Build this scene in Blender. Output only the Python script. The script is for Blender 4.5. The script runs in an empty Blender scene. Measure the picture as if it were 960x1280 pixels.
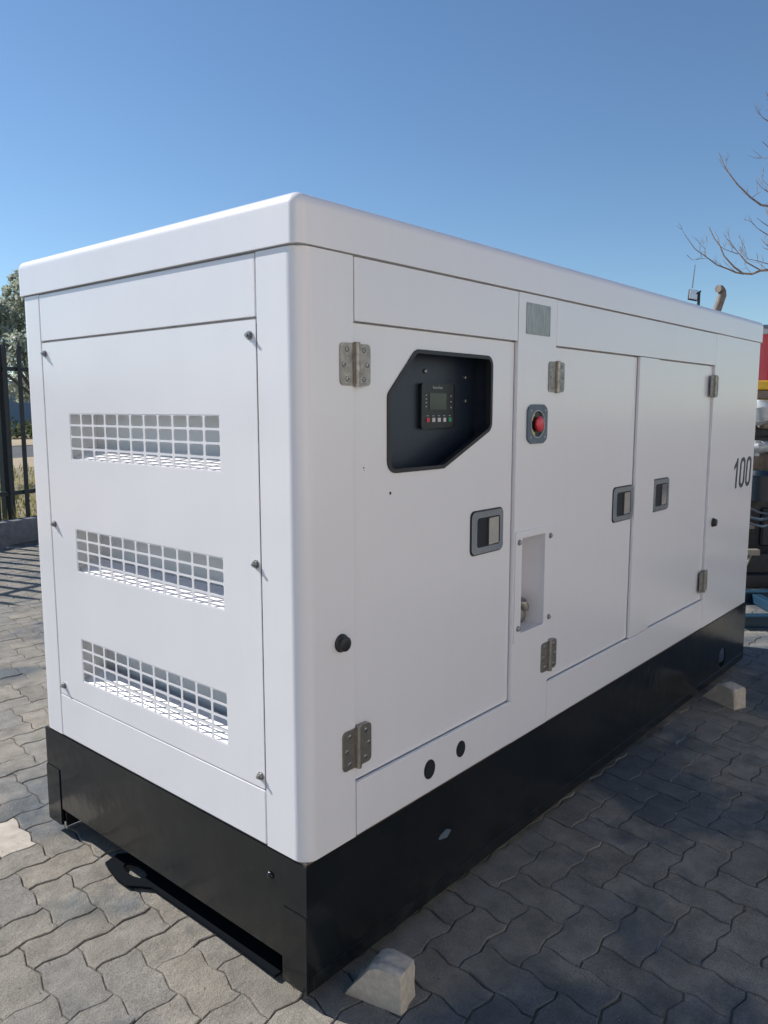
import bpy, bmesh, math, random
from mathutils import Vector, Matrix, Euler
from mathutils.geometry import tessellate_polygon
R = math.radians
random.seed(7)
S = bpy.context.scene
COL = S.collection

# ------------------------------------------------------------------ camera
GZ = 0.06                                   # survey heights are measured from here, ground is z=0
CAM = Vector((-1.2752, -1.3574, 1.6065 - GZ))
YAW, PIT = 0.7104, 0.1309
F = 980.761                                 # focal length in pixels of a 960x1280 picture
fw = Vector((math.cos(YAW)*math.cos(PIT), math.sin(YAW)*math.cos(PIT), -math.sin(PIT)))
rt = Vector((math.sin(YAW), -math.cos(YAW), 0))
up = rt.cross(fw)
cd = bpy.data.cameras.new('camera')
cam = bpy.data.objects.new('camera', cd)
COL.objects.link(cam)
cam.matrix_world = Matrix(((rt.x, up.x, -fw.x, CAM.x), (rt.y, up.y, -fw.y, CAM.y), (rt.z, up.z, -fw.z, CAM.z), (0, 0, 0, 1)))
cd.sensor_fit = 'VERTICAL'; cd.sensor_height = 36.0; cd.lens = 36.0*F/1280
cd.clip_start = 0.05; cd.clip_end = 3000
S.camera = cam

def at(px, py, depth):
    return CAM + depth*(fw + rt*((px-480)/F) - up*((py-640)/F))
def on_ground(px, py, z=0.0):
    v = fw + rt*((px-480)/F) - up*((py-640)/F)
    return CAM + v*((z-CAM.z)/v.z)

# ------------------------------------------------------------------ sky, sun, exposure
SUN_EL = R(39)
SUN_AZ = Vector((-0.30, 0.954, 0)).normalized()          # horizontal direction towards the sun
sun_dir = Vector((SUN_AZ.x*math.cos(SUN_EL), SUN_AZ.y*math.cos(SUN_EL), math.sin(SUN_EL)))
w = bpy.data.worlds.new('World'); S.world = w; w.use_nodes = True
nt = w.node_tree; nt.nodes.clear()
sky = nt.nodes.new('ShaderNodeTexSky'); sky.sky_type = 'NISHITA'; sky.sun_disc = False
sky.sun_elevation = SUN_EL; sky.sun_rotation = math.atan2(SUN_AZ.x, SUN_AZ.y)
sky.altitude = 1300; sky.air_density = 1.2; sky.dust_density = 0.25; sky.ozone_density = 3.4
bg = nt.nodes.new('ShaderNodeBackground'); bg.inputs[1].default_value = 0.094
wo = nt.nodes.new('ShaderNodeOutputWorld')
wb = nt.nodes.new('ShaderNodeMix'); wb.data_type = 'RGBA'; wb.blend_type = 'MULTIPLY'; wb.inputs[0].default_value = 1
wb.inputs[7].default_value = (.86, .965, 1.03, 1)
nt.links.new(sky.outputs[0], wb.inputs[6]); nt.links.new(wb.outputs[2], bg.inputs[0]); nt.links.new(bg.outputs[0], wo.inputs[0])
sl = bpy.data.lights.new('sun', 'SUN'); sl.energy = 5.0; sl.angle = R(0.53); sl.color = (1.0, 0.95, 0.87)
so = bpy.data.objects.new('sun', sl); COL.objects.link(so)
so.rotation_euler = sun_dir.to_track_quat('Z', 'Y').to_euler(); so.location = (-5, 8, 9)
S.view_settings.view_transform = 'Standard'; S.view_settings.look = 'None'
S.view_settings.exposure = 0.34; S.view_settings.gamma = 1.0
S.render.engine = 'CYCLES'

# ------------------------------------------------------------------ materials
def mat(name):
    m = bpy.data.materials.new(name); m.use_nodes = True
    n = m.node_tree; b = n.nodes['Principled BSDF']
    return m, n, b
def node(n, t, **kw):
    x = n.nodes.new(t)
    for k, v in kw.items(): setattr(x, k, v)
    return x
def noise(n, scale, detail=4, rough=.55, vec=None, dist=0.0):
    x = node(n, 'ShaderNodeTexNoise'); x.inputs['Scale'].default_value = scale
    x.inputs['Detail'].default_value = detail; x.inputs['Roughness'].default_value = rough
    x.inputs['Distortion'].default_value = dist
    if vec is not None: n.links.new(vec, x.inputs['Vector'])
    return x
def ramp(n, fac, stops):
    r = node(n, 'ShaderNodeValToRGB'); cr = r.color_ramp
    while len(cr.elements) < len(stops): cr.elements.new(.5)
    for e, (p, c) in zip(cr.elements, stops):
        e.position = p; e.color = (c[0], c[1], c[2], 1) if hasattr(c, '__len__') else (c, c, c, 1)
    n.links.new(fac, r.inputs[0]); return r
def mix(n, fac, a, b, typ='MIX'):
    x = node(n, 'ShaderNodeMix', data_type='RGBA', blend_type=typ)
    for i, v in ((0, fac), (6, a), (7, b)):
        if isinstance(v, (int, float)): x.inputs[i].default_value = v
        elif isinstance(v, tuple): x.inputs[i].default_value = (*v, 1)
        else: n.links.new(v, x.inputs[i])
    return x.outputs[2]
def bump(n, b, h, strength, dist=.01, prev=None):
    x = node(n, 'ShaderNodeBump'); x.inputs['Strength'].default_value = strength; x.inputs['Distance'].default_value = dist
    n.links.new(h, x.inputs['Height'])
    if prev is not None: n.links.new(prev, x.inputs['Normal'])
    n.links.new(x.outputs[0], b.inputs['Normal']); return x.outputs[0]
def simple(name, col, rough=.5, metal=0., var=.12, scale=30, bmp=0.15, coat=0.):
    m, n, b = mat(name)
    g = node(n, 'ShaderNodeNewGeometry')
    t = noise(n, scale, 5, .6, g.outputs['Position'])
    r = ramp(n, t.outputs[0], [(.25, tuple(c*(1-var) for c in col)), (.75, tuple(min(1, c*(1+var)) for c in col))])
    n.links.new(r.outputs[0], b.inputs['Base Color'])
    b.inputs['Roughness'].default_value = rough; b.inputs['Metallic'].default_value = metal
    b.inputs['Coat Weight'].default_value = coat
    if bmp: bump(n, b, t.outputs[0], bmp, .004)
    return m

def make_white():
    m, n, b = mat('white_powder_coat')
    g = node(n, 'ShaderNodeNewGeometry')
    big = noise(n, .9, 3, .5, g.outputs['Position'])
    fine = noise(n, 420, 2, .5, g.outputs['Position'])
    sm = node(n, 'ShaderNodeMapping'); sm.inputs['Scale'].default_value = (14, 14, 1.2)
    n.links.new(g.outputs['Position'], sm.inputs[0])
    streak = noise(n, 1.4, 6, .65, sm.outputs[0])
    dirt = ramp(n, streak.outputs[0], [(.3, (.818, .81, .842)), (.62, (.828, .82, .85))])
    sp = noise(n, 38, 8, .8, g.outputs['Position'])
    sm2 = ramp(n, sp.outputs[0], [(.735, 0.), (.77, .55)])
    n.links.new(mix(n, sm2.outputs[0], dirt.outputs[0], (.50, .48, .45)), b.inputs['Base Color'])
    rr = ramp(n, streak.outputs[0], [(.3, .27), (.7, .24)])
    n.links.new(rr.outputs[0], b.inputs['Roughness'])
    b.inputs['Coat Weight'].default_value = .5; b.inputs['Coat Roughness'].default_value = .16
    p = bump(n, b, big.outputs[0], .40, .03)
    bump(n, b, fine.outputs[0], .05, .0015, p)
    return m
def make_black():
    m, n, b = mat('black_skid_paint')
    g = node(n, 'ShaderNodeNewGeometry')
    big = noise(n, 2.2, 4, .6, g.outputs['Position'])
    fine = noise(n, 90, 4, .6, g.outputs['Position'])
    c = ramp(n, big.outputs[0], [(.35, (.006, .008, .010)), (.65, (.012, .014, .016))])
    sp = ramp(n, fine.outputs[0], [(.72, 0.), (.80, .8)])
    n.links.new(mix(n, sp.outputs[0], c.outputs[0], (.07, .065, .06)), b.inputs['Base Color'])
    lk = n.nodes.new('ShaderNodeMapping'); lk.inputs['Scale'].default_value = (9, 9, 60); lk.inputs['Rotation'].default_value = (.25, .1, .3)
    n.links.new(g.outputs['Position'], lk.inputs[0]); sc = noise(n, 1.5, 7, .8, lk.outputs[0])
    scm = ramp(n, sc.outputs[0], [(.70, 0.), (.76, .5)])
    sx = node(n, 'ShaderNodeSeparateXYZ'); n.links.new(g.outputs['Position'], sx.inputs[0])
    mr = node(n, 'ShaderNodeMapRange'); n.links.new(sx.outputs[2], mr.inputs[0]); mr.inputs[1].default_value = .03; mr.inputs[2].default_value = .17; mr.inputs[3].default_value = 1; mr.inputs[4].default_value = 0
    dn = noise(n, 16, 6, .75, g.outputs['Position']); dm = node(n, 'ShaderNodeMath', operation='MULTIPLY'); n.links.new(mr.outputs[0], dm.inputs[0])
    n.links.new(ramp(n, dn.outputs[0], [(.5, 0.), (.8, .4)]).outputs[0], dm.inputs[1])
    base_in = b.inputs['Base Color'].links[0].from_socket
    b1 = mix(n, scm.outputs[0], base_in, (.06, .06, .06)); n.links.new(mix(n, dm.outputs[0], b1, (.14, .125, .10)), b.inputs['Base Color'])
    rr = ramp(n, big.outputs[0], [(.3, .13), (.7, .24)]); n.links.new(rr.outputs[0], b.inputs['Roughness'])
    p = bump(n, b, big.outputs[0], .25, .03)
    bump(n, b, fine.outputs[0], .08, .002, p)
    return m
def make_metal(name, col, rough, streak=True):
    m, n, b = mat(name)
    g = node(n, 'ShaderNodeNewGeometry')
    mp = node(n, 'ShaderNodeMapping'); mp.inputs['Scale'].default_value = (300, 300, 25) if streak else (60, 60, 60)
    n.links.new(g.outputs['Position'], mp.inputs[0])
    t = noise(n, 1, 4, .6, mp.outputs[0])
    c = ramp(n, t.outputs[0], [(.3, tuple(x*.72 for x in col)), (.7, col)])
    n.links.new(c.outputs[0], b.inputs['Base Color']); b.inputs['Metallic'].default_value = 1
    rr = ramp(n, t.outputs[0], [(.3, rough*1.3), (.7, rough*.8)]); n.links.new(rr.outputs[0], b.inputs['Roughness'])
    bump(n, b, t.outputs[0], .12, .001)
    return m
def make_paver():
    m, n, b = mat('concrete_paver')
    g = node(n, 'ShaderNodeNewGeometry'); oi = node(n, 'ShaderNodeObjectInfo')
    P = g.outputs['Position']
    add = node(n, 'ShaderNodeMath', operation='ADD'); n.links.new(g.outputs['Random Per Island'], add.inputs[0]); n.links.new(oi.outputs['Random'], add.inputs[1])
    fr = node(n, 'ShaderNodeMath', operation='FRACT'); n.links.new(add.outputs[0], fr.inputs[0])
    base = ramp(n, fr.outputs[0], [(0, (.225, .210, .186)), (.3, (.275, .256, .222)), (.55, (.250, .236, .212)), (.8, (.290, .262, .222)), (1, (.238, .228, .212))])
    mid = noise(n, 9, 6, .65, P)
    c1 = mix(n, .75, base.outputs[0], ramp(n, mid.outputs[0], [(.3, .58), (.7, 1.28)]).outputs[0], 'MULTIPLY')
    spk = noise(n, 260, 3, .7, P)
    c2 = mix(n, .9, c1, ramp(n, spk.outputs[0], [(.28, .5), (.5, 1.0), (.72, 1.35)]).outputs[0], 'MULTIPLY')
    b.inputs['Specular IOR Level'].default_value = .18
    # damp, oil-darkened patches and dried puddles
    wet = noise(n, .85, 5, .6, P, .6)
    wm = ramp(n, wet.outputs[0], [(.50, 0.), (.58, 1.)])
    c3 = mix(n, wm.outputs[0], c2, mix(n, 1., c2, (.46, .55, .68), 'MULTIPLY'))
    n.links.new(c3, b.inputs['Base Color'])
    rr = mix(n, wm.outputs[0], (.92, .92, .92), (.7, .7, .7)); n.links.new(rr, b.inputs['Roughness'])
    vo = node(n, 'ShaderNodeTexVoronoi'); vo.inputs['Scale'].default_value = 95; n.links.new(P, vo.inputs['Vector'])
    pit = ramp(n, vo.outputs['Distance'], [(.12, 0.), (.3, 1.)])
    med = noise(n, 42, 6, .75, P)
    p = bump(n, b, mid.outputs[0], .5, .012)
    p = bump(n, b, med.outputs[0], .9, .006, p)
    p = bump(n, b, pit.outputs[0], .35, .002, p)
    bump(n, b, spk.outputs[0], .8, .0035, p)
    return m
def make_sand():
    m, n, b = mat('joint_sand')
    g = node(n, 'ShaderNodeNewGeometry'); P = g.outputs['Position']
    f = noise(n, 180, 5, .7, P); q = noise(n, 1.6, 4, .6, P)
    c = ramp(n, f.outputs[0], [(.3, (.08, .07, .055)), (.7, (.19, .165, .135))])
    wm = ramp(n, q.outputs[0], [(.56, 0.), (.62, 1.)])
    n.links.new(mix(n, wm.outputs[0], c.outputs[0], (.42, .43, .44)), b.inputs['Base Color'])
    b.inputs['Roughness'].default_value = .95
    bump(n, b, f.outputs[0], .6, .004)
    return m
def make_field(name, a, c, scale=.8):
    m, n, b = mat(name)
    g = node(n, 'ShaderNodeNewGeometry'); P = g.outputs['Position']
    q = noise(n, scale, 7, .65, P); f = noise(n, 25, 5, .7, P)
    r = ramp(n, q.outputs[0], [(.35, a), (.65, c)])
    n.links.new(mix(n, .7, r.outputs[0], ramp(n, f.outputs[0], [(.3, .6), (.7, 1.15)]).outputs[0], 'MULTIPLY'), b.inputs['Base Color'])
    b.inputs['Roughness'].default_value = .95; bump(n, b, f.outputs[0], .8, .03)
    return m
def make_leaf(name, a, c):
    m, n, b = mat(name)
    g = node(n, 'ShaderNodeNewGeometry')
    r = ramp(n, g.outputs['Random Per Island'], [(0, a), (1, c)])
    n.links.new(r.outputs[0], b.inputs['Base Color']); b.inputs['Roughness'].default_value = .6
    o = [x for x in n.nodes if x.type == 'OUTPUT_MATERIAL'][0]
    tl = node(n, 'ShaderNodeBsdfTranslucent'); n.links.new(r.outputs[0], tl.inputs[0])
    ms = node(n, 'ShaderNodeMixShader'); ms.inputs[0].default_value = .45
    n.links.new(b.outputs[0], ms.inputs[1]); n.links.new(tl.outputs[0], ms.inputs[2]); n.links.new(ms.outputs[0], o.inputs[0])
    return m
def make_pane():
    m, n, b = mat('smoked_window_pane')
    n.nodes.remove(b); o = [x for x in n.nodes if x.type == 'OUTPUT_MATERIAL'][0]
    tr = node(n, 'ShaderNodeBsdfTransparent'); tr.inputs[0].default_value = (.78, .82, .88, 1)
    gl = node(n, 'ShaderNodeBsdfGlossy'); gl.inputs['Roughness'].default_value = .06; gl.inputs[0].default_value = (.9, .95, 1, 1)
    fr = node(n, 'ShaderNodeFresnel'); fr.inputs[0].default_value = 1.45
    g = node(n, 'ShaderNodeNewGeometry'); mp = node(n, 'ShaderNodeMapping'); mp.inputs['Scale'].default_value = (90, 90, 7)
    n.links.new(g.outputs['Position'], mp.inputs[0]); t = noise(n, 1, 5, .7, mp.outputs[0])
    rr = ramp(n, t.outputs[0], [(.4, .03), (.75, .22)]); n.links.new(rr.outputs[0], gl.inputs['Roughness'])
    ms = node(n, 'ShaderNodeMixShader'); n.links.new(fr.outputs[0], ms.inputs[0])
    n.links.new(tr.outputs[0], ms.inputs[1]); n.links.new(gl.outputs[0], ms.inputs[2]); n.links.new(ms.outputs[0], o.inputs[0])
    return m

SHADE_BLACK = simple('shade_black_matte', (.004, .006, .009), .9, bmp=.05)  # black lowered to the tone of the shade under the louvred end
SHADE_BLACK.node_tree.nodes['Principled BSDF'].inputs['Specular IOR Level'].default_value = .08
M = dict(
    shade_black=SHADE_BLACK, seam=simple('grey_seam_sealer', (.32, .325, .34), .7, bmp=0, var=.05),
    white=make_white(), black=make_black(), paver=make_paver(), sand=make_sand(), pane=make_pane(),
    steel=make_metal('worn_stainless', (.40, .375, .34), .45, False), chrome=simple('chromed_latch', (.36, .41, .48), .12, metal=1., var=.06, scale=25, bmp=.06), latchdark=simple('latch_recess', (.010, .013, .022), .6, bmp=0),
    plate=make_metal('rating_plate', (.46, .47, .45), .5, True), bolt=make_metal('bolt_zinc', (.42, .42, .42), .4, False),
    rubber=simple('black_rubber', (.018, .019, .022), .45, bmp=.05), panel=simple('control_panel_paint', (.018, .029, .050), .38, bmp=.1, scale=60),
    plastic=simple('controller_plastic', (.014, .015, .018), .35, bmp=.03), lcd=simple('lcd_glass', (.018, .032, .035), .12, bmp=0, var=.03),
    bezel=simple('stop_bezel_plastic', (.10, .135, .18), .4, bmp=.03), red=simple('red_plastic', (.62, .025, .05), .3, bmp=0, coat=.3),
    green=simple('green_plastic', (.03, .28, .14), .35, bmp=0), keyw=simple('white_key', (.6, .6, .6), .4, bmp=0),
    yellow=simple('yellow_print', (.65, .55, .05), .5, bmp=0), navy=simple('navy_lettering', (.015, .02, .045), .4, bmp=0),
    silver=simple('silver_print', (.45, .46, .48), .4, bmp=0), dark=simple('dark_gap', (.02, .02, .022), .8, bmp=0),
    inner=simple('galvanised_inner', (.86, .88, .88), .5, bmp=.03, scale=8, var=.03), concrete=simple('rough_concrete', (.52, .46, .385), .95, var=.22, scale=45, bmp=.8),
    kerb=simple('stained_kerb_concrete', (.16, .168, .18), .85, var=.3, scale=14, bmp=.6),
    fence=simple('dark_green_fence_paint', (.018, .032, .036), .5, var=.3, scale=20), bark=simple('bare_bark', (.26, .20, .17), .85, var=.3, scale=25, bmp=.5),
    bark2=simple('grey_bark', (.13, .115, .10), .9, var=.3, scale=12, bmp=.6),
    asphalt=make_field('road_asphalt', (.075, .08, .088), (.105, .11, .118), 2.), drygrass=make_field('dry_verge', (.20, .17, .09), (.30, .245, .15), .6),
    sandy=make_field('sandy_shoulder', (.36, .29, .19), (.46, .37, .25), .5), yard=make_field('far_yard_ground', (.19, .175, .15), (.25, .23, .20), .7),
    leaf=make_leaf('grey_green_leaves', (.26, .30, .23), (.50, .54, .46)), leafd=make_leaf('hedge_leaves', (.05, .075, .03), (.14, .16, .07)),
    grassb=make_leaf('verge_blades', (.12, .15, .04), (.38, .33, .16)),
    bluewall=simple('blue_grey_wall', (.22, .27, .33), .8, var=.08, scale=1.5), bluebeam=simple('blue_steel', (.010, .040, .075), .45, var=.25, scale=12),
    contred=simple('red_container_paint', (.80, .11, .13), .5, var=.10, scale=3), yel=simple('yellow_machine_paint', (.92, .52, .03), .45, var=.12, scale=8),
    engine=simple('dark_engine_iron', (.012, .015, .022), .5, var=.5, scale=18, bmp=.4), grey=simple('pale_cast_metal', (.42, .44, .45), .45, metal=.3, var=.25, scale=20),
    rust=simple('rusty_pipe', (.20, .165, .14), .6, metal=.3, var=.35, scale=20, bmp=.4), bluedrum=simple('blue_drum', (.005, .014, .026), .4, var=.2),
    cream=simple('cream_wall_paint', (.78, .70, .61), .8, var=.06, scale=2),
    grit=make_leaf('pale_grit', (.20, .18, .15), (.55, .52, .47)),
    paddle=simple('polished_paddle', (.66, .66, .66), .16, metal=1., var=.1, scale=25, bmp=.1),
    palepaver=simple('plaster_stained_paver', (.42, .375, .32), .95, var=.2, scale=20, bmp=.4),
    lampglass=simple('flood_glass', (.93, .93, .90), .25, bmp=0, var=.04),
)

# ------------------------------------------------------------------ helpers
WEIGHTED = {'white_powder_coat', 'black_skid_paint', 'chromed_latch'}
def tag(o, label=None, cat=None, group=None, kind=None):
    for k, v in (('label', label), ('category', cat), ('group', group), ('kind', kind)):
        if v: o[k] = v
    return o
def smooth(me, ang=35):
    for p in me.polygons: p.use_smooth = True
    me.set_sharp_from_angle(angle=R(ang))
def worldloc(o):
    v = Vector(o.location)
    while o.parent: o = o.parent; v = v + Vector(o.location)
    return v
def obj(name, bm, m, parent=None, sm=35, recalc=True):
    me = bpy.data.meshes.new(name)
    if recalc: bmesh.ops.recalc_face_normals(bm, faces=bm.faces)
    bm.to_mesh(me); bm.free()
    ms = m if isinstance(m, (list, tuple)) else [m]
    for x in ms: me.materials.append(x)
    if sm: smooth(me, sm)
    o = bpy.data.objects.new(name, me); COL.objects.link(o)
    if sm and ms[0].name in WEIGHTED:
        wn = o.modifiers.new('weighted_normal', 'WEIGHTED_NORMAL'); wn.keep_sharp = True; wn.weight = 100; wn.mode = 'FACE_AREA'
    if parent:
        o.parent = parent; off = worldloc(parent)
        me.transform(Matrix.Translation(-off))
    return o
def empty(name, loc, rz=0):
    o = bpy.data.objects.new(name, None); COL.objects.link(o); o.location = loc; o.rotation_euler = (0, 0, rz)
    o.empty_display_size = .2
    return o
def box(bm, x0, x1, y0, y1, z0, z1, bev=0., seg=2):
    t = bmesh.new()
    bmesh.ops.create_cube(t, size=1)
    for v in t.verts:
        v.co = Vector(((x0+x1)/2+v.co.x*(x1-x0), (y0+y1)/2+v.co.y*(y1-y0), (z0+z1)/2+v.co.z*(z1-z0)))
    if bev: bmesh.ops.bevel(t, geom=t.edges[:], offset=bev, segments=seg, profile=.5, affect='EDGES')
    join(bm, t)
    return bm
def join(bm, t, mtx=None):
    me = bpy.data.meshes.new('tmp'); t.to_mesh(me); t.free()
    if mtx is not None: me.transform(mtx)
    bm.from_mesh(me); bpy.data.meshes.remove(me)
def roundpoly(pts, r, seg=5):
    """rounded corners on a polygon; r one value or one per corner"""
    out = []; n = len(pts)
    for i, p in enumerate(pts):
        rr = r[i] if hasattr(r, '__len__') else r
        p = Vector(p); a = Vector(pts[i-1])-p; b = Vector(pts[(i+1) % n])-p
        if rr <= 0: out.append(tuple(p)); continue
        al, bl = a.length, b.length; a.normalize(); b.normalize()
        half = math.acos(max(-1, min(1, a.dot(b))))/2
        d = min(rr/math.tan(half), al*.49, bl*.49); rr2 = d*math.tan(half)
        c = p+(a+b).normalized()*(rr2/math.sin(half))
        s = p+a*d-c; e = p+b*d-c
        a0 = math.atan2(s.y, s.x); a1 = math.atan2(e.y, e.x)
        da = (a1-a0+math.pi) % (2*math.pi)-math.pi
        for k in range(seg+1):
            t = a0+da*k/seg; out.append((c.x+rr2*math.cos(t), c.y+rr2*math.sin(t)))
    return out
def rect(u0, u1, v0, v1): return [(u0, v0), (u1, v0), (u1, v1), (u0, v1)]
def circ(u, v, r, n=20, rv=None): return [(u+r*math.cos(2*math.pi*k/n), v+(rv or r)*math.sin(2*math.pi*k/n)) for k in range(n)]
def plate(bm, outer, holes, f, t0, t1):
    """flat plate with holes; f(u,v,t)->3D; front at t0, back at t1"""
    loops = [outer]+list(holes)
    flat = [p for l in loops for p in l]
    tris = tessellate_polygon([[Vector((p[0], p[1], 0)) for p in l] for l in loops])
    A = [bm.verts.new(f(p[0], p[1], t0)) for p in flat]
    B = [bm.verts.new(f(p[0], p[1], t1)) for p in flat]
    for a, b, c in tris:
        try:
            bm.faces.new((A[a], A[b], A[c])); bm.faces.new((B[c], B[b], B[a]))
        except ValueError: pass
    i = 0
    for l in loops:
        n = len(l)
        for k in range(n):
            a, b = i+k, i+(k+1) % n
            bm.faces.new((A[a], A[b], B[b], B[a]))
        i += n
    return bm
def zf(z): return z-GZ
def side(u, v, t): return Vector((u, t, zf(v)))            # long side, y = t
def end(u, v, t): return Vector((t, u, zf(v)))             # louvred end, x = t
def tube(bm, pts, rad, seg=8, cap=True):
    pts = [Vector(p) for p in pts]; n = len(pts); rings = []
    rads = rad if hasattr(rad, '__len__') else [rad]*n
    ref = None
    for i in range(n):
        d = (pts[min(i+1, n-1)]-pts[max(i-1, 0)]).normalized()
        if ref is None: ref = Vector((0, 0, 1)) if abs(d.z) < .9 else Vector((1, 0, 0))
        x = d.cross(ref).normalized(); y = x.cross(d).normalized(); ref = y
        rings.append([bm.verts.new(pts[i]+rads[i]*(x*math.cos(2*math.pi*k/seg)+y*math.sin(2*math.pi*k/seg))) for k in range(seg)])
    for i in range(n-1):
        for k in range(seg):
            bm.faces.new((rings[i][k], rings[i][(k+1) % seg], rings[i+1][(k+1) % seg], rings[i+1][k]))
    if cap:
        bm.faces.new(rings[0]); bm.faces.new(rings[-1][::-1])
    return bm
def B(): return bmesh.new()
def deep(x, z, d):
    """a point seen at (x,z) on the plane y=0 but lying d behind it"""
    k = (1.3574+d)/1.3574
    return (-1.2752+(x+1.2752)*k, 1.6065+(z-1.6065)*k)

# ------------------------------------------------------------------ ground and pavers
bm = B()
for v in ((-400, -400, -.10), (400, -400, -.10), (400, 400, -.10), (-400, 400, -.10)): bm.verts.new(v)
bm.faces.new(bm.verts[:]); tag(obj('ground', bm, M['yard'], sm=0), kind='structure')
KD = Vector((.966, .259, 0)); KN = Vector((-.259, .966, 0))              # the kerb wall's run and its outward side
K0 = on_ground(0, 683)                                                     # foot of the low wall
def kp(a, b, z=0): return K0+KD*a+KN*b+Vector((0, 0, z))
# yard surface round the paved field
def sheet(name, pts, z, m, kind='structure'):
    bm = B(); bm.faces.new([bm.verts.new((p[0], p[1], z)) for p in pts]); return tag(obj(name, bm, m, sm=0), kind=kind)
U = .1235; V_ = .1250; X0 = -.285; Y0 = .550
def lat(i, j):       # lattice corner to world
    y = Y0+V_*j
    return X0+U*i+.0*j+.10*(y-Y0), y-.02*(X0+U*i)
I0, I1, J0, J1 = -19, 68, -38, 66
bed = B(); c = [lat(I0-1, J0-1), lat(I1+2, J0-1), lat(I1+2, J1+2), lat(I0-1, J1+2)]
bed.faces.new([bed.verts.new((p[0], p[1], -.0062)) for p in c])
tag(obj('paving_bed', bed, M['sand'], sm=0), kind='structure')
NS = 4
def edgewave(t, s, i=0, j=0):
    h = math.sin(i*12.9898+j*78.233+s*3.1)*43758.5453; h -= math.floor(h)
    return s*(.0055+.0035*h)*math.sin(2*math.pi*t)
def outline(cells):
    """perimeter of a run of unit cells with every unit edge bent into a wave, in lattice units"""
    (i, j), hor = cells
    a, b = (2, 1) if hor else (1, 2)
    pts = []
    def seg(p, q, horiz):
        for k in range(NS):
            t = k/NS; x = p[0]+(q[0]-p[0])*t; y = p[1]+(q[1]-p[1])*t
            if horiz: pts.append((x, y, 0, edgewave(x-math.floor(min(p[0], q[0])), 1, min(p[0], q[0]), p[1])))
            else: pts.append((x, y, edgewave(y-math.floor(min(p[1], q[1])), -1, p[0], min(p[1], q[1])), 0))
    for k in range(a): seg((i+k, j), (i+k+1, j), True)
    for k in range(b): seg((i+a, j+k), (i+a, j+k+1), False)
    for k in range(a): seg((i+a-k, j+b), (i+a-k-1, j+b), True)
    for k in range(b): seg((i, j+b-k), (i, j+b-k-1), False)
    res = []
    for x, y, dx, dy in pts:
        X, Y = lat(x, y); res.append(Vector((X+dx, Y+dy, 0)))
    return res
def inset(pts, d):
    n = len(pts); out = []
    for k in range(n):
        e = (pts[(k+1) % n]-pts[k-1]); e.normalize()
        out.append(pts[k]+Vector((-e.y, e.x, 0))*d)
    return out
def paver_mesh(bm, pts, z, tilt, deepring=True, gap=.0016):
    c = sum(pts, Vector())/len(pts)
    def Z(p, dz): return z+dz+tilt[0]*(p.x-c.x)+tilt[1]*(p.y-c.y)
    rings = [(inset(pts, gap+.0036), 0), (inset(pts, gap+.0012), -.0014), (inset(pts, gap), -.0050)]
    if not deepring: rings = [rings[0], (inset(pts, gap), -.005)]
    rings.append((inset(pts, gap), -.03))
    R_ = [[bm.verts.new((p.x, p.y, Z(p, dz))) for p in ps] for ps, dz in rings]
    bm.faces.new(R_[0])
    n = len(pts)
    for a, b in zip(R_, R_[1:]):
        for k in range(n): bm.faces.new((a[k], b[k], b[(k+1) % n], a[(k+1) % n]))
allp = []
for j in range(J0, J1+1):
    for i in range(I0, I1+1):
        s = (i+j) % 4
        if s == 0: allp.append(((i, j), True))
        elif s == 2: allp.append(((i, j), False))
def inframe(p):
    v = p-CAM; d = v.dot(fw)
    if d < .3: return None
    x = 480+F*v.dot(rt)/d; y = 640-F*v.dot(up)/d
    return (x, y, d) if (-15 < x < 975 and y < 1310) else None
def hidden(p):       # under the machine or behind it as seen from the camera
    if .1 < p.x < 3.6 and .1 < p.y < 1.35: return True
    v = p-CAM
    # ray crosses the machine's footprint above its low edge
    for k in range(1, 60):
        q = CAM+v*(k/60)
        if .02 < q.x < 3.63 and .02 < q.y < 1.36 and q.z > .16: return True
    return False
cand = []
for cell in allp:
    pts = outline(cell); c = sum(pts, Vector())/len(pts)
    if (c-K0).dot(KN) > -.07: continue
    q = inframe(c)
    vis = q is not None and not hidden(c)
    cand.append((0 if vis else 1, (c-CAM).length, cell, pts, c))
cand.sort(key=lambda t: (t[0], t[1]))
field = empty('paved_yard', (0, 0, 0)); tag(field, kind='structure')
rng = random.Random(3)
LIGHT = on_ground(12, 1050)
stuffbm = B()
for k, (vis, dist, cell, pts, c) in enumerate(cand):
    dz = rng.gauss(0, .0012); tilt = (rng.gauss(0, .009), rng.gauss(0, .009))
    gap = .0010+abs(rng.gauss(0, .0010))
    jit = [Vector((rng.gauss(0, .0009), rng.gauss(0, .0009), 0)) for _ in pts]
    pts = [p+d for p, d in zip(pts, jit)]
    if k < 300 and vis == 0:
        pb = B(); pale = (c-LIGHT).length < .075; paver_mesh(pb, pts, dz, tilt, True, gap)
        o = obj('paver', pb, M['paver'], None, sm=0, recalc=False)
        me = o.data; me.transform(Matrix.Translation((-c.x, -c.y, 0))); o.location = (c.x, c.y, 0); o.parent = field
        if pale: me.materials[0] = M['palepaver']; o['label'] = 'pale cream paver with a plaster stain'
    else:
        paver_mesh(stuffbm, pts, dz, tilt, dist < 5 and vis == 0, gap)
o = obj('paver_field', stuffbm, M['paver'], field, sm=0, recalc=False); tag(o, kind='stuff')

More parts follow.
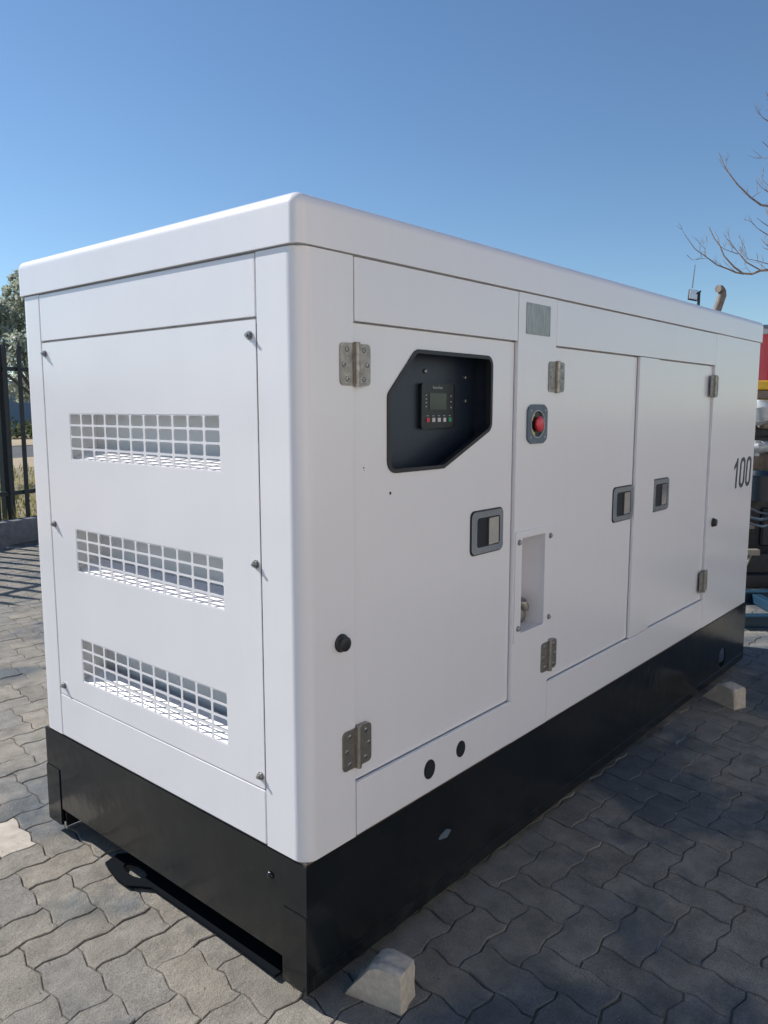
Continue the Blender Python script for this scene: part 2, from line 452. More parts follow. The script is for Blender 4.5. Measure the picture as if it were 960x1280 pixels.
# grit and crumbs lying on the pavers
rq = random.Random(17); gm = B()
for _ in range(2600):
    x, y = rq.uniform(-1.2, 3.2), rq.uniform(-1.6, 3.2)
    if rq.random() < .5: x, y = rq.uniform(-.8, 1.6), rq.uniform(-1.2, 1.4)
    if -.02 < x < 3.7 and -.02 < y < 1.4: continue
    r_ = rq.uniform(.0008, .0022)*(1.9 if rq.random() < .06 else 1)
    c = Vector((x, y, r_*.4)); vs = []
    for d_ in ((1, 0, 0), (0, 1, 0), (-1, 0, 0), (0, -1, 0), (0, 0, 1)):
        vs.append(gm.verts.new(c+Vector(d_)*r_*rq.uniform(.6, 1.4)))
    for k in range(4): gm.faces.new((vs[k], vs[(k+1) % 4], vs[4]))
tag(obj('grit', gm, M['grit'], None, 0, False), 'scattered pale grit and sand crumbs on the pavers', 'grit', kind='stuff')

# ------------------------------------------------------------------ the generator
W_, L_ = 1.3787, 3.6522
gen = empty('diesel_generator', (1.826, .689, .04))
tag(gen, 'large white canopied generator with louvred end, side doors and black skid base, marked 100', 'generator')
g = gen
WH = M['white']; BK = M['black']
# --- skid
hN, hF = (.40, .205), (3.25, .205)
for name, y0, y1 in (('skid_rail', 0.0, .006), ('skid_rail', W_-.006, W_)):
    b = plate(B(), rect(.0062, L_-.0062, .1, .4515), [circ(hF[0], hF[1], .055, 24)] + ([circ(hN[0], hN[1], .055, 24)] if y0 else []), side, y0, y1)
    o = obj(name, b, BK, g, 30)
    inn = 1 if y0 == 0 else -1
    b = box(B(), .0065, L_-.0065, min(y0+.0062*inn, y0+.07*inn), max(y0+.0062*inn, y0+.07*inn), zf(.1002), zf(.107)); obj('lower_flange', b, BK, o)
    b = box(B(), .0065, L_-.0065, min(y0+.0062*inn, y0+.09*inn), max(y0+.0062*inn, y0+.09*inn), zf(.444), zf(.4512)); obj('upper_flange', b, BK, o)
b = B()
box(b, .02, L_-.02, -.0022, -.0001, zf(.1005), zf(.143), .0008, 1)
obj('rail_lip', b, BK, g)
for x in (0, L_-.006):
    b = plate(B(), [(0, .1), (.094, .1), (.094, .165), (W_-.094, .165), (W_-.094, .1), (W_, .1), (W_, .4515), (0, .4515)], [], end, x, x+.006)
    o = obj('end_plate', b, BK, g, 30)
# corner foot plates, proud of the end plate
for y0, y1 in ((-.0005, .092), (W_-.092, W_+.0005)):
    b = B(); join(b, plate(B(), roundpoly(rect(y0, y1, .0995, .312), .004, 2), [], end, -.0035, -.0004)); obj('corner_foot', b, BK, g)
    # folded gusset inside the corner
    ys = .1 if y0 < .5 else W_-.106
    b = box(B(), .0065, .16, ys-.006, ys, zf(.1), zf(.3)); obj('corner_gusset', b, BK, g)
# added near-black plate with an eye, drawing the shade under the louvred end
shade_outline = [(.010, .14), (.10, .14), (.10, .95), (.05, 1.0), (-.006, .985), (-.016, .95), (-.030, .88), (-.030, .81), (-.004, .775), (.017, .74), (.018, .40), (.014, .25)]
b = B(); plate(b, shade_outline, [circ(.034, .865, .024, 20, .060)], lambda u, v, t: Vector((u, v, t)), .010, .018)
obj('shade_plate', b, M['shade_black'], g, 30)
obj('base_runner', box(B(), .13, .2, .15, W_-.15, .0, .0398, .002, 1), M['shade_black'], g)
b = box(B(), .008, L_-.008, .008, W_-.008, zf(.430), zf(.4435)); obj('skid_deck', b, BK, g)
# cross members inside
for x in (.9, 1.8, 2.7):
    obj('cross_member', box(B(), x, x+.08, .0075, W_-.0075, zf(.31), zf(.4295)), BK, g)
# weld blob and scrape on the end plate
b = B(); bmesh.ops.create_icosphere(b, subdivisions=2, radius=.009)
for v in b.verts: v.co = Vector((v.co.x*.6-.003, v.co.y*1.3+.137, v.co.z*1.1+zf(.378)))*1.0
obj('weld_blob', b, BK, g)
# --- canopy columns
C0, C1 = .4575, 1.9795
def column(pts, r, name='corner_column'):
    b = B(); pp = roundpoly(pts, r, 8)
    plate(b, pp, [], lambda u, v, t: Vector((u, v, t)), zf(C0), zf(C1))
    bmesh.ops.recalc_face_normals(b, faces=b.faces)
    return obj(name, b, WH, g, 30)
column([(0, 0), (.187, 0), (.187, .148), (0, .148)], [.042, .002, 0, .002])
column([(0, W_-.130), (.18, W_-.130), (.18, W_), (0, W_)], [.002, 0, .002, .042])
column([(2.8745, 0), (L_, 0), (L_, .15), (2.8745, .15)], [.002, .035, 0, 0])
column([(L_-.18, W_-.15), (L_, W_-.15), (L_, W_), (L_-.18, W_)], [0, 0, .035, 0])
obj('rear_side_panel', box(B(), .184, L_-.184, W_-.02, W_-.002, zf(C0), zf(C1), .002), WH, g)
obj('rear_end_panel', box(B(), L_-.02, L_-.002, .154, W_-.154, zf(C0), zf(C1), .002), WH, g)
# --- roof: rounded tray
t = B(); bmesh.ops.create_cube(t, size=1)
x0, x1, y0, y1, z0, z1 = -.007, L_+.010, -.006, W_+.007, zf(1.9825), zf(2.1)
for v in t.verts: v.co = Vector(((x0+x1)/2+v.co.x*(x1-x0), (y0+y1)/2+v.co.y*(y1-y0), (z0+z1)/2+v.co.z*(z1-z0)))
ed = [e for e in t.edges if not (e.verts[0].co.z < zf(2) and e.verts[1].co.z < zf(2))]
bmesh.ops.bevel(t, geom=ed, offset=.030, segments=7, profile=.5, affect='EDGES')
ed = [e for e in t.edges if e.verts[0].co.z < zf(1.99) and e.verts[1].co.z < zf(1.99)]
bmesh.ops.bevel(t, geom=ed, offset=.0025, segments=2, profile=.5, affect='EDGES')
obj('roof', t, WH, g, 40)
obj('roof_gasket', box(B(), .005, L_-.005, .005, W_-.005, zf(1.9797), zf(1.9823)), M['seam'], g)
obj('base_gasket', box(B(), .006, L_-.006, .006, W_-.006, zf(.4518), zf(.4573)), M['rust'], g)

# --- louvred end
def epanel(name, y0, y1, z0, z1, x=0., t=.014, bev=.0025):
    b = B(); join(b, box(B(), x, x+t, y0, y1, zf(z0), zf(z1), bev)); return obj(name, b, WH, g)
YA, YB = .1525, 1.2445
epanel('end_header_panel', YA, YB, 1.8285, 1.9785)
epanel('end_sill_panel', YA, YB, .4585, .6085)
GR = [(.302, 1.085, 1.441, 1.591), (.302, 1.083, 1.069, 1.214), (.302, 1.083, .690, .840)]
b = B(); plate(b, roundpoly(rect(YA+.0015, YB-.0015, .6125, 1.8225), .003, 2), [rect(*q) for q in GR], end, .001, .004)
vp = obj('vent_panel', b, WH, g, 30)
# bent edge returns behind the panel (closes the gaps)
b = B()
for yy in (YA-.003, YB-.001): box(b, .016, .03, yy-.012, yy+.014, zf(.459), zf(1.978))
for zz in (.6085, 1.8255): box(b, .016, .03, YA+.014, YB-.014, zf(zz-.012), zf(zz+.014))
obj('end_frame', b, WH, g)
# grilles: 11 x 4 rounded square openings punched in each
for (y0, y1, z0, z1) in GR:
    hs = []; cw = (y1-y0)/11; ch = (z1-z0)/4
    for a in range(11):
        for q in range(4):
            bw, bh = .0042, .0031
            hs.append(roundpoly(rect(y0+a*cw+bw, y0+(a+1)*cw-bw, z0+q*ch+bh, z0+(q+1)*ch-bh), .006, 3))
    b = plate(B(), rect(y0+.0002, y1-.0002, z0+.0002, z1-.0002), hs, end, .0018, .0036)
    obj('vent_grille', b, WH, vp, 30)
    # upward louvre blade behind the opening
    b = B(); P = [(.0045, z0-.001), (.070, z0+.038), (.070, z0+.0365), (.0045, z0-.0028)]
    A1 = [b.verts.new((p[0], .285, zf(p[1]))) for p in P]; A2 = [b.verts.new((p[0], 1.1, zf(p[1]))) for p in P]
    for k in range(4): b.faces.new((A1[k], A1[(k+1) % 4], A2[(k+1) % 4], A2[k]))
    b.faces.new(A1); b.faces.new(A2[::-1])
    obj('louvre_blade', b, WH, vp, 30)
b = B()
box(b, .105, .108, .28, 1.105, zf(.64), zf(1.66)); box(b, .0045, .104, 1.1005, 1.104, zf(.64), zf(1.66))
box(b, .0045, .104, .281, .2845, zf(.64), zf(1.66)); box(b, .0045, .104, .285, 1.1, zf(1.655), zf(1.66)); box(b, .0045, .104, .285, 1.1, zf(.64), zf(.644))
obj('air_duct', b, M['inner'], vp)
for (y, z) in ((1.224, 1.787), (.176, 1.785), (1.221, 1.217), (.169, 1.214), (1.216, .646), (.168, .646)):
    b = B(); tube(b, [(.001, y, zf(z)), (-.0015, y, zf(z))], .0115, 16)
    tube(b, [(-.0015, y, zf(z)), (-.0075, y, zf(z))], .0088, 6); tube(b, [(-.0075, y, zf(z)), (-.013, y, zf(z))], .0042, 10)
    obj('bolt', b, M['bolt'], vp)

# --- long side: frame members, doors, panels
def spanel(name, x0, x1, z0, z1, y=0., t=.014, bev=.0022, holes=None, m=None):
    if holes:
        b = plate(B(), roundpoly(rect(x0, x1, z0, z1), .002, 2), holes, side, y, y+t)
    else:
        b = B(); box(b, x0, x1, y, y+t, zf(z0), zf(z1), bev)
    return obj(name, b, m or WH, g)
ZT = 1.9785
H1 = [circ(.512, .531, .0265, 24, .029), circ(.674, .540, .0235, 24, .026)]
h1 = spanel('side_header_panel', .191, .966, 1.8235, ZT)
h2 = spanel('side_header_panel', 1.2225, 2.8725, 1.8235, ZT)
spanel('side_sill_panel', .191, .9705, .4585, .6085)
spanel('side_sill_panel', 1.2245, 2.8725, .4585, .6085)
FO = rect(1.014, 1.172, .842, 1.172)
pil = spanel('side_pillar', .969, 1.2205, .4585, ZT, holes=[rect(1.012, 1.174, .84, 1.174)])
spanel('door_mullion', 1.9435, 2.1465, .6105, 1.8215)
# lighter recess reveal behind doors
b = B()
for (x0, x1, z0, z1) in ((.1875, .969, .6085, 1.8235), (1.221, 1.943, .6085, 1.8235), (2.147, 2.8742, .6085, 1.8235)):
    pass
b = plate(B(), rect(.16, 2.9, .459, 1.978), [rect(.296, .874, 1.396, 1.804), rect(1.0, 1.19, .82, 1.19), rect(.24, .92, .63, 1.38)], side, .0275, .031)
obj('side_backing', b, WH, g)
DY = .0125
WIN = [(.435, 1.763), (.813, 1.763), (.813, 1.546), (.566, 1.439), (.319, 1.439), (.319, 1.643)]
WIN = [deep(x, z, DY) for x, z in WIN]
win = roundpoly(WIN, [.03, .026, .03, .02, .03, .02], 6)
def shrink(poly, d):
    n = len(poly); out = []
    area = sum(poly[k-1][0]*poly[k][1]-poly[k][0]*poly[k-1][1] for k in range(n))
    s = 1 if area > 0 else -1
    for k in range(n):
        a, c = Vector(poly[k-1]), Vector(poly[(k+1) % n]); e = (c-a)
        if e.length < 1e-9: out.append(poly[k]); continue
        e.normalize(); out.append((poly[k][0]-e.y*d*s, poly[k][1]+e.x*d*s))
    return out
door_holes = [win]
d1 = spanel('door', .193, .9645, .6120, 1.8195, y=DY, t=.014, holes=door_holes); d1['label'] = 'door with the control panel window'
d2 = spanel('door', 1.2245, 1.9395, .6120, 1.8195, y=DY, t=.014); 
d3 = spanel('door', 2.1505, 2.8690, .6120, 1.8195, y=DY, t=.014)

# control window
b = B(); plate(b, shrink(win, -.005), [shrink(win, .006)], side, DY-.004, DY+.0143); gk = obj('window_gasket', b, M['rubber'], g, 40)
PD = .085
b = B()
box(b, .30, .87, DY+PD, DY+PD+.003, zf(1.40), zf(1.80))
cp = obj('control_panel', b, M['panel'], g)
b = B()
box(b, .297, .3, DY+.0145, DY+PD+.003, zf(1.40), zf(1.80)); box(b, .87, .873, DY+.0145, DY+PD+.003, zf(1.40), zf(1.80))
box(b, .3, .87, DY+.0145, DY+PD, zf(1.397), zf(1.3995)); box(b, .3, .87, DY+.0145, DY+PD, zf(1.8005), zf(1.803))
obj('panel_box', b, M['panel'], cp)
yp = DY+PD
def dp(x, z, extra=.012): return deep(x, z, yp-extra)
a0 = dp(.461, 1.551); a1 = dp(.619, 1.676)
b = B(); join(b, plate(B(), roundpoly(rect(a0[0], a1[0], a0[1], a1[1]), .008, 4), [], side, yp-.012, yp-.0005))
bmesh.ops.bevel(b, geom=[e for e in b.edges if all(v.co.y < yp-.011 for v in e.verts) and len(e.link_faces) == 2 and any(abs(f.normal.y) < .5 for f in e.link_faces)], offset=.002, segments=2, affect='EDGES')
obj('controller', b, M['plastic'], cp)
a0 = dp(.498, 1.604); a1 = dp(.578, 1.650)
obj('screen', plate(B(), roundpoly(rect(a0[0], a1[0], a0[1], a1[1]), .003, 2), [], side, yp-.0135, yp-.0122), M['lcd'], cp)
for k, mm in enumerate(('red', 'keyw', 'keyw', 'keyw', 'green')):
    c = dp(.491+.0262*k, 1.575); obj('button', plate(B(), roundpoly(rect(c[0]-.0072, c[0]+.0072, c[1]-.0062, c[1]+.0062), .002, 2), [], side, yp-.0145, yp-.0122), M[mm], cp)
    c = dp(.491+.0262*k, 1.5865); obj('key_legend', plate(B(), rect(c[0]-.005, c[0]+.005, c[1]-.0008, c[1]+.0008), [], side, yp-.0126, yp-.0122), M['silver'], cp)
for k in range(3):
    c = dp(.601, 1.643-.0165*k); obj('indicator_lamp', plate(B(), circ(c[0], c[1], .0028, 8), [], side, yp-.0132, yp-.0122), M['silver'], cp)
for k in range(4):
    c = dp(.484, 1.644-.0105*k); obj('key_legend', plate(B(), rect(c[0]-.003, c[0]+.003, c[1]-.0014, c[1]+.0014), [], side, yp-.0128, yp-.0122), M['silver'], cp)
for (x, z) in ((.48, 1.71), (.675, 1.698), (.677, 1.629), (.766, 1.547)):
    c = dp(x, z, .004); b = B(); tube(b, [(c[0], yp-.0005, zf(c[1])), (c[0], yp-.005, zf(c[1])), (c[0], yp-.007, zf(c[1]))], [.0065, .0062, .004], 12); obj('panel_bolt', b, M['bolt'], cp)

def text(body, size, m, parent, name, org, shear=0., depth=.0006, sx=1., font_w=0.):
    cu = bpy.data.curves.new(name, 'FONT'); cu.body = body; cu.size = size; cu.extrude = depth; cu.shear = shear; cu.offset = font_w
    to = bpy.data.objects.new('tmp_text', cu); COL.objects.link(to)
    dg = bpy.context.evaluated_depsgraph_get(); me = bpy.data.meshes.new_from_object(to.evaluated_get(dg))
    bpy.data.objects.remove(to); bpy.data.curves.remove(cu)
    me.materials.clear(); me.materials.append(m)
    for v in me.vertices: v.co = Vector((org[0]+v.co.x*sx, org[1]-v.co.z, org[2]+v.co.y))
    me.transform(Matrix.Translation(-worldloc(parent)))
    me.name = name; o = bpy.data.objects.new(name, me); COL.objects.link(o); o.parent = parent; return o
c = dp(.511, 1.6625); text('SmartGen', .0125, M['silver'], cp, 'controller_lettering', (c[0], yp-.0132, zf(c[1])), depth=.0004)

# hinges
def hinge(xc, z0, z1, dy=0.):
    """two leaves, knuckle, six screws, centred on the door seam"""
    yb = -.0002
    b = B()
    plate(b, roundpoly(rect(xc-.056, xc-.009, z0, z1), [.012, 0, 0, .012], 4), [], side, yb-.0035, yb)
    plate(b, roundpoly(rect(xc+.009, xc+.055, z0, z1), [0, .012, .012, 0], 4), [], side, yb-.0035, DY-.0004)
    h = obj('hinge', b, M['steel'], g)
    b = B(); zm = (z0+z1)/2
    tube(b, [(xc+.001, yb-.006, zf(z0-.003)), (xc+.001, yb-.006, zf(zm-.003))], .0085, 14)
    tube(b, [(xc+.001, yb-.006, zf(zm-.003)), (xc+.001, yb-.006, zf(zm+.003))], .0068, 14)
    tube(b, [(xc+.001, yb-.006, zf(zm+.003)), (xc+.001, yb-.006, zf(z1+.003))], .0085, 14)
    box(b, xc-.011, xc-.0055, yb-.006, yb, zf(z0), zf(z1)); box(b, xc+.007, xc+.011, yb-.005, yb, zf(z0), zf(z1))
    obj('hinge_knuckle', b, M['steel'], h)
    for sx, zz in ((-1, .016), (-1.38, .052), (-1, .089), (1, .016), (1.38, .052), (1, .089)):
        x = xc+sx*.031; z = z0+zz*(z1-z0)/.105
        b = B(); tube(b, [(x, yb-.0034, zf(z)), (x, yb-.0052, zf(z)), (x, yb-.006, zf(z))], [.0068, .0062, .0045], 12)
        s = obj('hinge_screw', b, M['bolt'], h)
        b = B(); tube(b, [(x, yb-.0059, zf(z)), (x, yb-.0064, zf(z))], .0022, 8)
        join(s_bm := B(), b)
        me2 = bpy.data.meshes.new('screw_socket'); s_bm.to_mesh(me2); s_bm.free()
        bm3 = B(); bm3.from_mesh(s.data); off = -worldloc(h); me2.transform(Matrix.Translation(off))
        n0 = len(bm3.faces); bm3.from_mesh(me2); bm3.faces.ensure_lookup_table()
        for f_ in bm3.faces[n0:]: f_.material_index = 1
        bm3.to_mesh(s.data); bm3.free(); s.data.materials.append(M['dark']); bpy.data.meshes.remove(me2)
for xc in (.191, 1.225): hinge(xc, 1.664, 1.768); hinge(xc, .657, .766)
for xc in (2.868,): hinge(xc, 1.667, 1.772); hinge(xc-.008, .657, .768)

# door handles
def handle(x0, x1, z0, z1, flip=False):
    yb = DY
    b = plate(B(), roundpoly(rect(x0, x1, z0, z1), .016, 5), [roundpoly(rect(x0+.028, x1-.020, z0+.020, z1-.020), .010, 4)], side, yb-.0060, yb-.0002)
    bmesh.ops.recalc_face_normals(b, faces=b.faces)
    h = obj('door_handle', b, M['chrome'], g, 40)
    b = B(); join(b, plate(B(), roundpoly(rect(x0-.0045, x1+.0045, z0-.0045, z1+.0045), .020, 5), [], side, yb-.0018, yb-.0001)); obj('handle_gasket', b, M['rubber'], h)
    b = B(); box(b, x0+.026, x1-.018, yb-.0024, yb-.0019, zf(z0+.018), zf(z1-.018)); obj('handle_recess', b, M['latchdark'], h)
    xm = x0+.028+(x1-x0-.048)*.46
    b = B(); P = [(xm, yb-.011), (x1-.026, yb-.006), (x1-.026, yb-.003), (xm+.002, yb-.0075), (xm+.002, yb-.003), (xm, yb-.003)]
    plate(b, P, [], lambda u, v, t: Vector((u, v, t)), zf(z0+.024), zf(z1-.024))
    obj('handle_paddle', b, M['paddle'], h, 20)
handle(.731, .910, 1.151, 1.285); handle(1.752, 1.937, 1.144, 1.283); handle(2.158, 2.345, 1.147, 1.288)

# rating plate (blank), with four rivets
b = plate(B(), roundpoly(rect(1.014, 1.173, 1.850, 1.951), .003, 2), [], side, -.0016, -.0002); rp = obj('rating_plate', b, M['plate'], g)
for x in (1.021, 1.166):
    for z in (1.857, 1.944):
        b = B(); tube(b, [(x, -.0016, zf(z)), (x, -.003, zf(z))], [.003, .002], 8); obj('rivet', b, M['bolt'], rp)

# emergency stop
ex, ez = 1.096, 1.555
out = roundpoly([(ex-.065, ez-.052), (ex-.040, ez-.066), (ex+.040, ez-.066), (ex+.065, ez-.052), (ex+.065, ez+.052), (ex+.040, ez+.066), (ex-.040, ez+.066), (ex-.065, ez+.052)], .02, 4)
b = plate(B(), out, [circ(ex, ez, .047, 28)], side, -.007, -.0002); es = obj('emergency_stop', b, M['bezel'], g, 40)
b = plate(B(), circ(ex, ez, .0472, 28), [], side, -.0030, -.0004); obj('stop_well', b, M['plastic'], es)
b = plate(B(), circ(ex, ez, .0469, 28), [circ(ex, ez, .044, 28)], side, -.0078, -.0031); obj('stop_ring', b, M['silver'], es)
b = B(); tube(b, [(ex, -.003, zf(ez)), (ex, -.008, zf(ez)), (ex, -.009, zf(ez)), (ex, -.016, zf(ez)), (ex, -.0195, zf(ez)), (ex, -.021, zf(ez))], [.014, .014, .0245, .026, .022, .010], 28); obj('stop_button', b, M['red'], es, 50)
for a_ in (135, 225, 180):
    poly = []
    for k in range(7):
        t_ = R(a_-17+34*k/6); poly.append((ex+.041*math.cos(t_), ez+.041*math.sin(t_)))
    for k in range(6, -1, -1):
        t_ = R(a_-17+34*k/6); poly.append((ex+.034*math.cos(t_), ez+.034*math.sin(t_)))
    tip = R(a_+27) ; poly = poly[:7]+[(ex+.046*math.cos(R(a_+17)), ez+.046*math.sin(R(a_+17))), (ex+.0375*math.cos(tip), ez+.0375*math.sin(tip)), (ex+.029*math.cos(R(a_+17)), ez+.029*math.sin(R(a_+17)))]+poly[7:]
    if a_ != 180: obj('stop_arrow', plate(B(), poly, [], side, -.0036, -.0031), M['yellow'], es)
for sx in (-1, 1):
    for sz in (-1, 1):
        x, z = ex+sx*.048, ez+sz*.045
        b = B(); tube(b, [(x, -.007, zf(z)), (x, -.0085, zf(z)), (x, -.0092, zf(z))], [.0055, .005, .003], 10); obj('stop_screw', b, M['bolt'], es)

# filler recess
b = plate(B(), roundpoly(rect(.974, 1.226, .814, 1.196), .006, 3), [roundpoly(FO, .006, 3)], side, -.005, -.0002)
fp = obj('filler_panel', b, WH, g, 40)
b = B(); D = .10
box(b, 1.005, 1.181, D, D+.003, zf(.832), zf(1.182))
box(b, 1.005, 1.0118, .0145, D, zf(.832), zf(1.182)); box(b, 1.1742, 1.181, .0145, D, zf(.832), zf(1.182))
box(b, 1.012, 1.174, .0145, D, zf(.832), zf(.8398)); box(b, 1.012, 1.174, .0145, D, zf(1.1742), zf(1.182))
obj('filler_box', b, WH, fp)
b = B(); fx, fz, fy = 1.122, .895, .052
tube(b, [(fx, .0998, zf(fz-.022)), (fx, fy, zf(fz-.022)), (fx, fy-.004, zf(fz-.022))], [.026, .026, .019], 18)
tube(b, [(fx, .0998, zf(fz+.026)), (fx, fy+.012, zf(fz+.026)), (fx+.004, fy, zf(fz+.022)), (fx+.010, fy-.004, zf(fz+.006)), (fx+.010, fy-.004, zf(fz-.004))], [.019, .019, .018, .016, .014], 14)
obj('drain_valve', b, M['steel'], fp)
for x, z in ((.995, 1.160), (1.207, 1.158), (1.209, .861), (.998, .861)):
    b = B(); tube(b, [(x, -.005, zf(z)), (x, -.0065, zf(z))], .0105, 16); tube(b, [(x, -.0065, zf(z)), (x, -.011, zf(z)), (x, -.0135, zf(z))], [.0078, .0072, .004], 14); obj('panel_screw', b, M['bolt'], fp)

# rubber plugs, cable-hole covers, little drill marks
for (x, z) in ((.134, 1.010), (2.963, 1.012)):
    b = B(); tube(b, [(x, -.0002, zf(z)), (x, -.004, zf(z)), (x, -.006, zf(z)), (x+.0, -.018, zf(z)), (x, -.020, zf(z)), (x, -.021, zf(z))], [.024, .024, .021, .019, .016, .008], 20); obj('rubber_plug', b, M['rubber'], g, 40)
for (x, z, ru, rv) in ((.512, .531, .0265, .030), (.674, .540, .0235, .0265)):
    b = B(); join(b, plate(B(), circ(x, z, ru, 26, rv), [], side, -.0022, -.0002)); join(b, plate(B(), circ(x, z, ru*.8, 26, rv*.8), [], side, -.0035, -.0021)); obj('cable_hole_cap', b, M['rubber'], g, 40)
for (x, z, r_) in ((.343, 1.379, .0042), (.236, 1.454, .0022), (.238, 1.447, .0012)):
    obj('drill_mark', plate(B(), circ(x, z, r_, 7), [], side, DY-.0009, DY-.0002), M['dark'], g)
b = plate(B(), roundpoly([(.0, 0), (.05, -.012), (.075, .005), (.045, .018), (.02, .012)], .004, 2), [], lambda u, v, t: side(u+.555, v+.283, t), -.0009, -.0002); obj('paint_scrape', b, M['bezel'], g)
def digit_pts(pts, x0): return [(x0+u+.012*(v/.168-.5), 1.165+v) for u, v in pts]
one = digit_pts([(.040, 0), (.066, 0), (.066, .168), (.046, .168), (.034, .150), (.004, .128), (.004, .104), (.040, .124)], 3.268)
obj('number_lettering', plate(B(), one, [], side, -.0011, -.0002), M['navy'], g)
for x0 in (3.372, 3.486):
    o_ = digit_pts(roundpoly(rect(0, .096, -.002, .170), .044, 7), x0); i_ = digit_pts(roundpoly(rect(.026, .070, .020, .148), .020, 6), x0)
    obj('number_lettering', plate(B(), o_, [i_], side, -.0011, -.0002), M['navy'], g)

# ------------------------------------------------------------------ concrete chocks by the skid
def chock(A, Bp, width, seed, label):
    """broken concrete block: thin inner end under the rail, full height at its outer end"""
    r = random.Random(seed); A = Vector(A); Bp = Vector(Bp); d = (Bp-A).normalized(); s = Vector((-d.y, d.x, 0)); 
    if s.x < 0: s = -s
    Ln = (Bp-A).length
    prof = [(.0, 0), (.0, .004), (Ln*.44, .106), (Ln*.60, .116), (Ln*.985, .110), (Ln, .09), (Ln, 0)]
    b = B(); rows = []
    nw = 7
    for k in range(nw+1):
        u = width*k/nw
        row = []
        for i, (a, z) in enumerate(prof):
            e = .006 if k in (0, nw) and z > .05 else 0
            j = Vector((r.gauss(0, .0015), r.gauss(0, .0015), 0))
            row.append(b.verts.new(A+d*(a-(e if a > Ln*.9 else 0))+s*u+j+Vector((0, 0, max(0, z-e+(r.gauss(0, .0018) if z > .05 else 0))))))
        rows.append(row)
    n = len(prof)
    for k in range(nw):
        for i in range(n): b.faces.new((rows[k][i], rows[k][(i+1) % n], rows[k+1][(i+1) % n], rows[k+1][i]))
    b.faces.new(rows[0]); b.faces.new(rows[-1][::-1])
    bmesh.ops.recalc_face_normals(b, faces=b.faces)
    bmesh.ops.triangulate(b, faces=b.faces[:])
    bmesh.ops.subdivide_edges(b, edges=b.edges[:], cuts=2, use_grid_fill=True)
    b.normal_update()
    from mathutils import noise as mn
    for v in b.verts:
        if v.co.z > .003:
            q = v.co*55+Vector((seed*9, 0, 0)); v.co += v.normal*(mn.noise(q)*.0035+mn.noise(q*2.7)*.0018)
    o = obj('concrete_block', b, M['concrete'], None, 50)
    c = (A+Bp)/2+s*width/2; c.z = 0; o.data.transform(Matrix.Translation(-c)); o.location = c
    tag(o, label, 'concrete block', 'concrete blocks propping the skid')
    return o
A = on_ground(431, 1243); Bp = on_ground(502, 1271)
chock(A, Bp, .085, 1, 'pale rough concrete block wedged by the near corner of the black skid')
A = on_ground(878, 871); Bp = on_ground(917, 888)
chock(A, Bp, .085, 2, 'grey concrete block under the far end of the skid, on shaded paving')

# ------------------------------------------------------------------ low wall and palisade fence on the left
kw = empty('kerb_wall', kp(0, 0)); tag(kw, 'low dark stained concrete wall at the foot of the palisade fence', 'wall')
rr = random.Random(5)
a = -4.0
while a < 9.8:
    ln = .98
    b = B(); box(b, 0, ln, 0, .16, -.02, .262+rr.uniform(-.006, .006), .012, 2)
    M4 = Matrix.Translation(kp(a, 0, 0))@Matrix.Rotation(math.atan2(KD.y, KD.x), 4, 'Z')
    bb = B(); join(bb, b, M4); obj('kerb_block', bb, M['kerb'], kw); a += 1.0
def strip(name, b0, b1, z, m, kind='structure', a0=-60, a1=120):
    return sheet(name, [kp(a0, b0), kp(a1, b0), kp(a1, b1), kp(a0, b1)], z, m, kind)
strip('verge', .15, 7.6, .205, M['drygrass'])
strip('sandy_shoulder', 7.6, 11.5, .15, M['sandy'])
strip('road', 11.5, 18.5, .10, M['asphalt'])
strip('far_shoulder', 18.5, 24, .12, M['sandy'])
strip('far_verge', 24, 60, .14, M['drygrass'])
# fence
FB = .42
post_px = at(23, 600, 9.4)
fa = (post_px-K0).dot(KD)
fe = empty('palisade_fence', kp(fa, FB, .2)); tag(fe, 'dark green steel palisade fence of upright pales behind the low wall', 'fence')
def fbox(u0, u1, v0, v1, z0, z1, bev=.003):
    b = B(); box(b, u0, u1, v0, v1, z0, z1, bev, 1); bb = B()
    join(bb, b, Matrix.Translation(kp(0, FB, 0))@Matrix.Rotation(math.atan2(KD.y, KD.x), 4, 'Z')); return bb
for z in (.53, 2.02): obj('rail', fbox(-4, 10, .02, .055, z-.025, z+.025), M['fence'], fe)
for k in (-1, 0, 1, 2):
    obj('post', fbox(fa+3*k-.042, fa+3*k+.042, .057, .14, .0, 2.30), M['fence'], fe)
pb = B(); prof = [(-.032, .0), (-.012, -.022), (.012, -.022), (.032, .0), (.032, .004), (.012, -.018), (-.012, -.018), (-.032, .004)]
zt = [.22, 2.22]
lo = [pb.verts.new((p[0], p[1], .20)) for p in prof]; hi = [pb.verts.new((p[0], p[1], 2.24)) for p in prof]
n = len(prof)
for k in range(n): pb.faces.new((lo[k], lo[(k+1) % n], hi[(k+1) % n], hi[k]))
tip = [pb.verts.new((p[0]*.15, p[1], 2.36)) for p in prof]
for k in range(n): pb.faces.new((hi[k], hi[(k+1) % n], tip[(k+1) % n], tip[k]))
pb.faces.new(lo); pb.faces.new(tip)
bb = B(); join(bb, pb, Matrix.Rotation(math.atan2(KD.y, KD.x), 4, 'Z'))
bmesh.ops.recalc_face_normals(bb, faces=bb.faces)
pme = bpy.data.meshes.new('pale'); bb.to_mesh(pme); bb.free(); pme.materials.append(M['fence'])
for k in range(-18, 40):
    u = fa+.012+.205*k
    o = bpy.data.objects.new('pale', pme); COL.objects.link(o); o.parent = fe; o.location = kp(u, FB, 0)-worldloc(fe)

